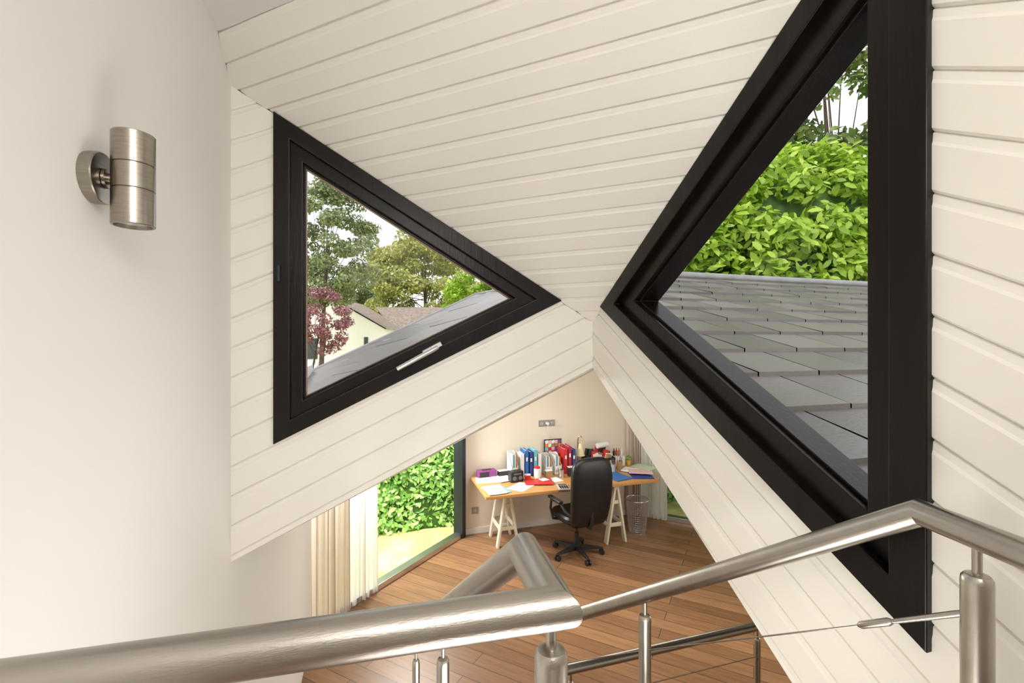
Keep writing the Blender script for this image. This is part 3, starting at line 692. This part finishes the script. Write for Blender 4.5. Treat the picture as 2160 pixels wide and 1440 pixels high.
o=g(1.63,5.93); e=thing('waste_basket','translucent grey wire waste basket on the floor','waste bin',loc=(o.x,o.y,FL))
m=M(); n=56
for i in range(n):
    a_=2*math.pi*i/n; m.sweep([(0.11*math.cos(a_),0.11*math.sin(a_),0.004),(0.14*math.cos(a_),0.14*math.sin(a_),0.42)],0.0024,4)
for z in [0.03+0.028*i for i in range(14)]:
    r_=0.11+0.03*z/0.42; m.sweep([(r_*math.cos(2*math.pi*i/24),r_*math.sin(2*math.pi*i/24),z) for i in range(25)],0.0022,4,cap=False)
m.lathe((0,0,0),[(0.11,0),(0.11,0.008)],24); m.done('wire_body',alum,e)
m=M(); m.sweep([(0.141*math.cos(2*math.pi*i/32),0.141*math.sin(2*math.pi*i/32),0.42) for i in range(33)],0.006,8,cap=False); m.done('rim',alum,e)

# ================================================================= OFFICE CHAIR
leather=mat('black_leather',(0.010,0.009,0.009),0.38,var=0.2,bump=0.3,bscale=90,spec=0.4)
o=g(0.755,5.30)
e=thing('office_chair','black leather office chair with armrests on castors','office chair',loc=(o.x,o.y,FL),rotz=math.radians(8))
m=M()
m.lathe((0,0,0),[(0.03,0.055),(0.042,0.06),(0.042,0.11),(0.028,0.12)],20)
for i in range(5):
    a_=math.radians(-90-8+72*i)
    R=Matrix.Rotation(a_,3,'Z')
    rs=[]
    for rr_,w,h0,h1 in ((0.03,0.026,0.055,0.105),(0.17,0.022,0.062,0.098),(0.29,0.017,0.062,0.082),(0.305,0.010,0.064,0.078)):
        rs.append([R@Vector((rr_,-w,h0)),R@Vector((rr_,w,h0)),R@Vector((rr_,w*0.7,h1)),R@Vector((rr_,-w*0.7,h1))])
    m.rings(rs)
m.done('star_base',black,e,bevel=0.003)
for i in range(5):
    a_=math.radians(-90-8+72*i); R=Matrix.Rotation(a_,3,'Z')
    m=M()
    for s_ in (-1,1):
        p=R@Vector((0.29,s_*0.008,0.028)); q=R@Vector((0.29,s_*0.028,0.028)); m.cyl(p,q,0.028,seg=18)
    m.cyl(R@Vector((0.29,0,0.03)),R@Vector((0.29,0,0.075)),0.008,seg=8); m.done('castor',black,e)
m=M(); m.cyl((0,0,0.11),(0,0,0.25),0.026); m.cyl((0,0,0.25),(0,0,0.40),0.015); m.done('gas_column',black,e)
m=M(); m.box((0,0,0.405),(0.20,0.24,0.04)); m.sweep([(0,-0.08,0.40),(0,-0.27,0.40),(0,-0.30,0.46),(0,-0.30,0.62)],0.022,8); m.done('mechanism',black,e,bevel=0.004)
m=M(); m.loft([(0.425,0.20,0.19,0,0),(0.43,0.235,0.225,0,0),(0.455,0.252,0.243,0,0),(0.49,0.252,0.243,0,0),(0.512,0.235,0.226,0,0),(0.52,0.18,0.17,0,0)],n=4.5,seg=36); m.done('seat',leather,e)
m=M(); secs=[]
prof=[(0.41,0.12,0.025),(0.425,0.205,0.04),(0.49,0.245,0.05),(0.60,0.254,0.052),(0.72,0.262,0.048),(0.84,0.267,0.046),(0.96,0.267,0.050),(1.05,0.258,0.052),(1.11,0.240,0.050),(1.15,0.210,0.044),(1.175,0.165,0.034),(1.185,0.09,0.018)]
for z,w,t_ in prof: secs.append((z,w,t_,0,-0.235-0.10*max(0,z-0.45)-0.03*math.sin((z-0.45)*5)))
m.loft(secs,n=3.6,seg=40); m.done('backrest',leather,e,angle=60)
for s_ in (-1,1):
    m=M(); x=s_*0.285
    m.sweep([(s_*0.20,0.06,0.42),(x,0.06,0.44),(x+s_*0.01,0.10,0.55),(x+s_*0.01,0.08,0.655),(x+s_*0.01,-0.12,0.665),(x,-0.21,0.60),(s_*0.24,-0.26,0.56)],0.014,10); 
    m.box((x+s_*0.01,-0.01,0.68),(0.055,0.26,0.028)); m.done('armrest',black,e,bevel=0.008)

# ================================================================= CURTAINS
def fabric(name,c,tr):
    m=bpy.data.materials.new(name); m.use_nodes=True; nt=m.node_tree; N=nt.nodes; L=nt.links
    b=N['Principled BSDF']; b.inputs['Base Color'].default_value=(*c,1); b.inputs['Roughness'].default_value=0.9
    nz=N.new('ShaderNodeTexNoise'); nz.inputs['Scale'].default_value=200; bp=N.new('ShaderNodeBump'); bp.inputs['Strength'].default_value=0.1; L.new(nz.outputs['Fac'],bp.inputs['Height']); L.new(bp.outputs[0],b.inputs['Normal'])
    t=N.new('ShaderNodeBsdfTranslucent'); t.inputs['Color'].default_value=(*c,1); mx=N.new('ShaderNodeMixShader'); mx.inputs[0].default_value=tr
    L.new(b.outputs[0],mx.inputs[1]); L.new(t.outputs[0],mx.inputs[2]); L.new(mx.outputs[0],N['Material Output'].inputs['Surface']); return m
def curtain(name,path,z0,z1,waves,amp,mt,label):
    P=[Vector((p[0],p[1],0)) for p in path]; Ls=[(b-a).length for a,b in zip(P,P[1:])]; T_=sum(Ls); n=waves*16
    m=M(); rows=[]
    for zi in range(9):
        z=z0+(z1-z0)*zi/8; row=[]
        for i in range(n+1):
            s_=T_*i/n; k=0; acc=0
            while k<len(Ls)-1 and s_>acc+Ls[k]: acc+=Ls[k]; k+=1
            d=(P[k+1]-P[k]).normalized(); q=P[k]+d*(s_-acc); nn=Vector((-d.y,d.x,0))
            ph=2*math.pi*waves*i/n; ph=ph+1.1*math.sin(ph*0.31+0.1*zi)+0.5*math.sin(ph*0.73)
            q=q+nn*amp*(math.sin(ph)*(0.75+0.35*math.sin(ph*0.23+2))+0.35*math.sin(ph*0.41+1+zi*0.12))*(1-0.2*zi/8)+d*amp*0.3*math.sin(2*ph)
            row.append(Vector((q.x,q.y,z)))
        rows.append(row)
    m.rings(rows,closed=False,cap=False)
    return tag(m.done(name,mt,angle=180,recalc=False),label,'curtain')
lin=fabric('beige_linen',(0.78,0.67,0.58),0.42); sheer=fabric('sheer_white',(0.93,0.91,0.88),0.55)
dK=(Vector((B1.x,B1.y,0))-Kp); LK=dK.length; dK.normalize(); nK=Vector((dK.y,-dK.x,0))
def kp(t_,o_=0.10): q=Kp+dK*t_+nK*o_; return (q.x,q.y)
q0=kp(-0.02,0.07); 
curtain('curtain',[(UL+0.012,K.y-0.10),q0,kp(0.34,0.07)],FL+0.01,-0.42,7,0.026,lin,'beige linen curtain gathered beside the glass')
curtain('sheer_curtain',[kp(0.31,0.05),kp(0.70,0.05)],FL+0.01,-0.42,7,0.022,sheer,'white sheer curtain gathered beside the glass')
cB=lambda t_,o_: (B2.x+Bd.x*t_-0.7071*o_, B2.y+Bd.y*t_-0.7071*o_)
curtain('curtain.001',[(B2.x-0.16,B2.y-0.07),(B2.x-0.06,B2.y-0.08),cB(0.10,0.07)],FL+0.01,0.05,6,0.022,lin,'beige linen curtain gathered in the corner')
curtain('sheer_curtain.001',[cB(0.10,0.08),cB(0.46,0.08)],FL+0.01,0.05,7,0.024,sheer,'white sheer curtain beside the desk')

# ================================================================= LIGHT
w=bpy.data.worlds.new('World'); scene.world=w; w.use_nodes=True
nt=w.node_tree; N=nt.nodes; L=nt.links; bg=N['Background']
tc=N.new('ShaderNodeTexCoord'); nz=N.new('ShaderNodeTexNoise'); nz.inputs['Scale'].default_value=3; nz.inputs['Detail'].default_value=5
cr=N.new('ShaderNodeValToRGB'); cr.color_ramp.elements[0].color=(0.70,0.79,0.90,1); cr.color_ramp.elements[1].color=(1,1,1,1); cr.color_ramp.elements[0].position=0.25; cr.color_ramp.elements[1].position=0.5
L.new(tc.outputs['Generated'],nz.inputs['Vector']); L.new(nz.outputs['Fac'],cr.inputs['Fac']); L.new(cr.outputs['Color'],bg.inputs['Color']); bg.inputs['Strength'].default_value=1.5
sl=bpy.data.lights.new('sun','SUN'); sl.energy=1.7; sl.angle=math.radians(25); sl.color=(1,0.97,0.90); so=bpy.data.objects.new('sun',sl); COL.objects.link(so)
so.rotation_euler=Vector((0.35,0.6,-0.8)).to_track_quat('-Z','Y').to_euler()
def area(name,loc,target,sx,sy,e_,col=(1,0.95,0.88)):
    l=bpy.data.lights.new(name,'AREA'); l.shape='RECTANGLE'; l.size=sx; l.size_y=sy; l.energy=e_; l.color=col
    o=bpy.data.objects.new(name,l); COL.objects.link(o); o.location=loc
    o.rotation_euler=(Vector(target)-Vector(loc)).to_track_quat('-Z','Y').to_euler(); return o
area('landing_fill',(0.3,-0.75,0.85),(0.35,1.5,0.0),1.0,0.6,18,(1,0.965,0.92))  # added soft fill above and behind the camera, no real fitting
area('landing_fill_low',(0.35,0.4,-0.98),(-0.3,1.6,0.2),0.8,0.5,10,(1,0.97,0.92))  # added fill below frame, aimed up to brighten the left wall
area('study_fill',(2.0,3.6,-0.15),(2.1,4.2,FL),1.6,1.4,40,(1,0.94,0.84))  # added fill over the study, hidden behind the plank walls
area('study_fill_side',(3.9,2.4,-1.0),(0.6,3.5,-1.6),1.2,1.2,28,(1,0.94,0.86))  # added side fill for the study, out of view, no fitting there
km=Kp+dK*1.1-nK*0.35
area('door_glare_fill',(km.x,km.y,-0.55),(km.x+nK.x*1.1,km.y+nK.y*1.1,FL),1.8,0.35,95,(1,0.99,0.96))  # added panel hidden outside the glass to brighten the floor by the door
# ================================================================= CAMERA
cam=bpy.data.cameras.new('camera'); cam.sensor_width=36; cam.lens=16; cam.clip_start=0.02; cam.clip_end=300
co=bpy.data.objects.new('camera',cam); COL.objects.link(co); co.location=(0,0,0); co.rotation_euler=(math.radians(90),0,math.radians(-17))
scene.camera=co
try:
    scene.view_settings.view_transform='Standard'; scene.view_settings.look='None'; scene.view_settings.exposure=0
except Exception as ex: print(ex)
